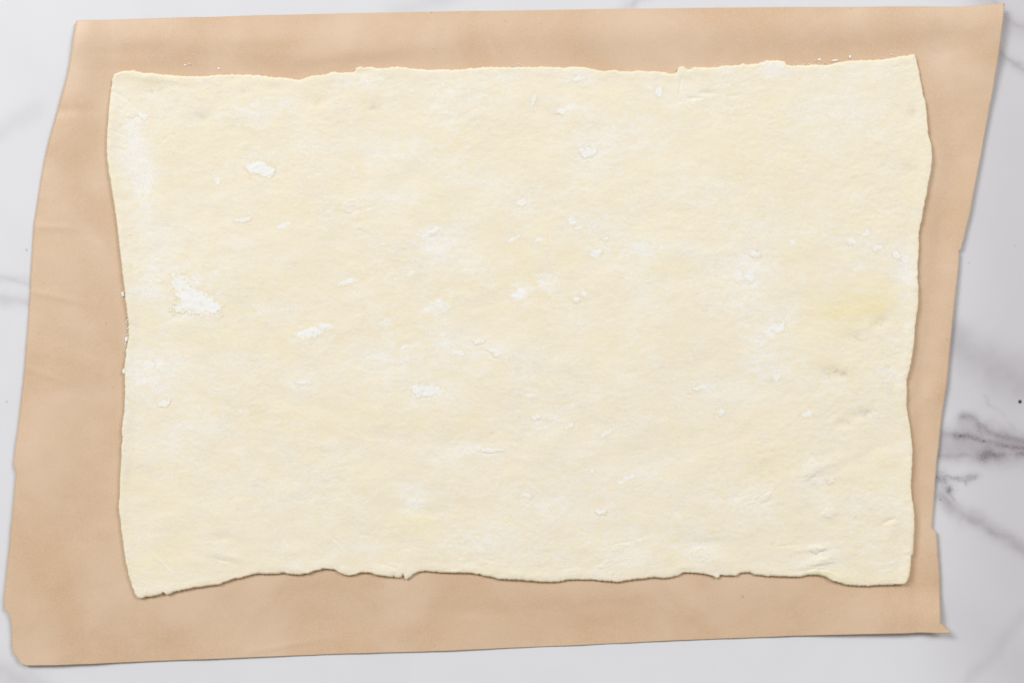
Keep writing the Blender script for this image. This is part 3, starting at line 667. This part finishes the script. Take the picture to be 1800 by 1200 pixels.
FLAKES = [  # lifted skins of pastry with a visible rim
    ([(603, 360), (614, 349), (632, 348), (634, 358), (645, 362), (628, 370), (618, 376), (606, 374)], .4),
    ([(1066, 967), (1084, 959), (1104, 955), (1102, 968), (1112, 972), (1104, 985), (1084, 990), (1060, 999), (1048, 996), (1062, 984)], .5),
    ([(1112, 957), (1126, 947), (1144, 943), (1143, 957), (1126, 964)], .4),
    ([(1293, 879), (1308, 871), (1322, 874), (1338, 864), (1353, 864), (1352, 877), (1336, 884), (1328, 898), (1315, 896), (1309, 884), (1296, 884)], .5),
    ([(1440, 901), (1448, 892), (1464, 893), (1470, 902), (1460, 910), (1446, 909)], .35),
    ([(1410, 822), (1422, 808), (1438, 812), (1440, 826), (1424, 838), (1410, 851), (1406, 840)], .35),
    ([(1210, 968), (1232, 958), (1246, 964), (1246, 982), (1228, 990), (1212, 988)], .4),
    ([(1452, 842), (1462, 836), (1464, 846), (1456, 850)], .35),
    ([(200, 172), (222, 178), (240, 192), (249, 204), (232, 210), (214, 200), (200, 186)], .35),
    ([(1422, 966), (1436, 959), (1452, 960), (1446, 967), (1430, 971)], .45),
    ([(1420, 992), (1436, 979), (1456, 976), (1462, 986), (1444, 990)], .45),
    ([(672, 992), (690, 986), (706, 989), (712, 999), (700, 1003), (686, 1000)], .4),
    ([(800, 980), (812, 978), (822, 984), (812, 988)], .3),
]
for k, (pts, h) in enumerate(FLAKES): patch('pastry_flake', SKIN, pts, h * .45, k + 5, soft=4.0, grain=.45, rim=.06)

# loose powder feathering out of the patches and dusted over the sheet
def powder():
    r = np.random.default_rng(5); xs, ys, ss = [], [], []
    def put(x, y, smin, smax):
        xs.append(x); ys.append(y); ss.append(smin + (smax - smin) * r.random(len(x)) ** 2)
    for pts, h, sf in FLOURP:
        p = np.array(pts, float); n = int(60 * math.sqrt((np.ptp(p[:, 0]) + 8) * (np.ptp(p[:, 1]) + 8)))
        x = r.uniform(p[:, 0].min() - 14, p[:, 0].max() + 14, n); y = r.uniform(p[:, 1].min() - 12, p[:, 1].max() + 12, n)
        d, _, _ = seg_dist(x, y, np.vstack([p, p[:1]])); sd = np.where(in_poly(x, y, p), d, -d)
        k = r.random(n) < np.exp(-np.clip(-sd, 0, 99) / 4.5) * (0.35 + 0.65 * vnoise(x / 7, y / 5, 3)) * (sd < 4)
        put(x[k], y[k], .25, .9)
    for cx, cy, rx, ry, a in SPOTS:
        n = int(12 * (rx + ry)); t = math.radians(a)
        u, v = r.normal(0, rx * .8 + 2, n), r.normal(0, ry * .8 + 2, n)
        put(cx + u * math.cos(t) - v * math.sin(t), cy + u * math.sin(t) + v * math.cos(t), .3, .85)
    for s_ in DUST:
        n = int(s_[5] * 0.20 * s_[2] * s_[3]); t = math.radians(s_[4])
        u, v = r.normal(0, s_[2] * .7, n), r.normal(0, s_[3] * .7, n)
        x, y = s_[0] + u * math.cos(t) - v * math.sin(t), s_[1] + u * math.sin(t) + v * math.cos(t)
        k = vnoise(x / 9, y / 5, 6) > 0.42
        put(x[k], y[k], .25, .65)
    x, y, q = np.concatenate(xs), np.concatenate(ys), np.concatenate(ss)
    inside = in_poly(x, y, loop[::4])
    x, y, q = x[inside], y[inside], q[inside]
    z = paper_z(x, y) + pastry_mm(x, y)
    n = len(x)
    e = np.array([(1, 0, 0), (-.5, .87, 0), (-.5, -.87, 0), (0, 0, .55)])[None] * (0.6 + 0.8 * r.random((n, 4, 1))) * q[:, None, None]
    ang = r.random(n) * 6.28; ca, sa = np.cos(ang)[:, None], np.sin(ang)[:, None]
    vx = x[:, None] + e[..., 0] * ca - e[..., 1] * sa; vy = y[:, None] + e[..., 0] * sa + e[..., 1] * ca
    vz = z[:, None] + e[..., 2] * .35 + 0.015
    V = np.stack([WX(vx), WY(vy), vz * 1e-3], -1).reshape(-1, 3)
    b0 = (np.arange(n) * 4)[:, None, None]
    Fc = (b0 + np.array([(0, 1, 3), (1, 2, 3), (2, 0, 3)])[None]).reshape(-1, 3)
    o = new_mesh('flour_dust', V, Fc, FLOUR, pastry, smooth=True)
    o['kind'] = 'stuff'
powder()

# ---------------------------------------------------------------- loose crumbs and flour on the parchment
def lump(name, cx, cy, rx, ry, a, h, seed, mat=FLOUR, parent=None):
    """irregular crumb resting on the parchment"""
    r = np.random.default_rng(seed); nt, npz = 14, 7
    v = []; zc = float(paper_z(np.array([cx]), np.array([cy]))[0])
    ca, sa = math.cos(math.radians(a)), math.sin(math.radians(a))
    off = r.random(2) * 50
    for i in range(npz):
        ph = math.pi * i / (npz - 1)
        for j in range(nt):
            t = 2 * math.pi * j / nt
            nx, ny, nz_ = math.sin(ph) * math.cos(t), math.sin(ph) * math.sin(t), math.cos(ph)
            q = 1 + 0.45 * float(fbm(np.array([nx * 2 + nz_ + off[0]]), np.array([ny * 2 - nz_ + off[1]]), 1.0, octv=2, seed=seed % 6)[0])
            x, y = rx * nx * q, ry * ny * q
            v.append((float(WX(cx + x * ca - y * sa)), float(WY(cy + x * sa + y * ca)), (zc + h * 0.42 + h * 0.5 * nz_ * q) * 1e-3))
    f = []
    for i in range(npz - 1):
        for j in range(nt):
            f.append((i * nt + j, (i + 1) * nt + j, (i + 1) * nt + (j + 1) % nt, i * nt + (j + 1) % nt))
    return new_mesh(name, v, f, mat, parent)
CR = [  # individually visible crumbs
    (1467, 107, 6.5, 2.2, -10, 1.0, 'long thin white flour crumb above the pastry near its top right corner'),
    (1440, 105.5, 3.4, 2.6, 0, 1.1, 'small round flour crumb just left of the long thin crumb'),
    (1494, 100.5, 2.8, 2.8, 0, 1.0, 'small flour crumb farthest above the pastry, right of the long thin crumb'),
    (217, 517.5, 3.6, 6.0, -12, 2.0, 'white dough crumb poking out at the pastry\'s left edge'),
    (223.5, 596, 3.6, 6.5, 12, 1.8, 'rough clump of white flour caught against the left pastry edge'),
    (385, 121.5, 3.2, 2.0, 15, .9, 'tiny flour crumb above the pastry, rightmost near its top left corner'),
    (326, 115.5, 2.4, 2.0, 0, .9, 'tiny flour crumb above the pastry, leftmost near its top left corner'),
]
for k, (cx, cy, rx, ry, a, h, lab) in enumerate(CR):
    o = lump('flour_crumb', cx, cy, rx * .85, ry * .85, a, h * .5, k + 3)
    o['label'] = lab; o['category'] = 'crumb'; o['group'] = 'loose crumbs on the parchment'

def specks(name, pts, label):
    """uncountable grains joined in one object"""
    V, Fc = [], []
    oct_f = np.array([(0, 2, 4), (2, 1, 4), (1, 3, 4), (3, 0, 4), (2, 0, 5), (1, 2, 5), (3, 1, 5), (0, 3, 5)])
    r = np.random.default_rng(len(pts))
    P_ = np.array(pts, float); zb = paper_z(P_[:, 0], P_[:, 1])
    for k, (x, y, s) in enumerate(pts):
        e = np.array([(1, 0, 0), (-1, 0, 0), (0, 1, 0), (0, -1, 0), (0, 0, 1), (0, 0, -1)], float) * s * (0.7 + 0.6 * r.random((6, 1)))
        e = e + r.normal(0, 0.18 * s, e.shape)
        vx = np.stack([WX(x + e[:, 0]), WY(y + e[:, 1]), (zb[k] + (e[:, 2] + 0.55 * s) * 0.35) * 1e-3], 1)
        Fc.append(oct_f + 6 * k); V.append(vx)
    o = new_mesh(name, np.concatenate(V), np.concatenate(Fc), FLOUR, smooth=False)
    o['kind'] = 'stuff'; o['label'] = label; o['category'] = 'flour'
    return o
R = np.random.default_rng(11)
ps = []
for _ in range(120):
    t = R.random(); ps.append((np.interp(t, [0, .4, .7, 1], [225, 227, 224, 221]) + R.normal(0, 1.8) - 1.0, 556 + 62 * t + R.normal(0, 2), 0.5 + 0.9 * R.random() ** 2))
for _ in range(170):
    ps.append((224 - abs(R.normal(0, 10)), R.normal(592, 24), 0.25 + 0.4 * R.random() ** 2))
for _ in range(50):
    ps.append((222 - abs(R.normal(0, 1.5)), R.uniform(606, 665), 0.4 + 0.5 * R.random()))
for _ in range(22): ps.append((206 + R.normal(0, 2.5), R.normal(386, 9), 0.35 + 0.5 * R.random()))
for _ in range(90): ps.append((R.uniform(70, 205), R.uniform(250, 900), 0.18 + 0.3 * R.random() ** 3))
specks('loose_flour', ps, 'scatter of fine white flour grains along the left pastry edge')
ps = [(1398, 111, 1.4), (1413, 113.5, 1.6), (1423, 114, 1.8), (1450, 111, 1.4), (1433, 108, 1.5), (1443, 107.5, 1.3), (1462, 108.5, 1.5), (1473, 106, 1.2), (1493, 103, 1.3), (1566, 97, 1.6), (1551, 103, 1.3),
      (1538, 98, .8), (1381, 76, 1.1)]
for _ in range(70): ps.append((R.uniform(1390, 1580), R.normal(0, 4) + np.interp(R.uniform(1390, 1580), [1390, 1580], [110, 97]), 0.2 + 0.45 * R.random() ** 2))
for _ in range(30): ps.append((R.uniform(1500, 1545), 97 + R.normal(0, .9), 0.25 + .3 * R.random()))
specks('loose_flour', ps, 'sparse white flour specks above the pastry at its top right')
ps = [(334, 114, 1.7), (330, 112, 1.1), (327, 107, 1.1), (357, 112, .9), (270, 100, 1.2), (308, 94, .9), (341, 97, 1.0), (383, 119.5, 1.0), (363, 75, .9), (305, 66, .8), (912, 113, 1.3), (905, 116, 1.3), (918, 116, 1.0), (838, 116, 1.0)]
for _ in range(45): ps.append((R.normal(330, 30), R.normal(110, 9), 0.2 + 0.4 * R.random() ** 2))
for _ in range(25): ps.append((R.normal(908, 8), R.normal(115, 2.5), 0.25 + 0.5 * R.random() ** 2))
specks('loose_flour', ps, 'sparse white flour specks above the pastry at its top left')
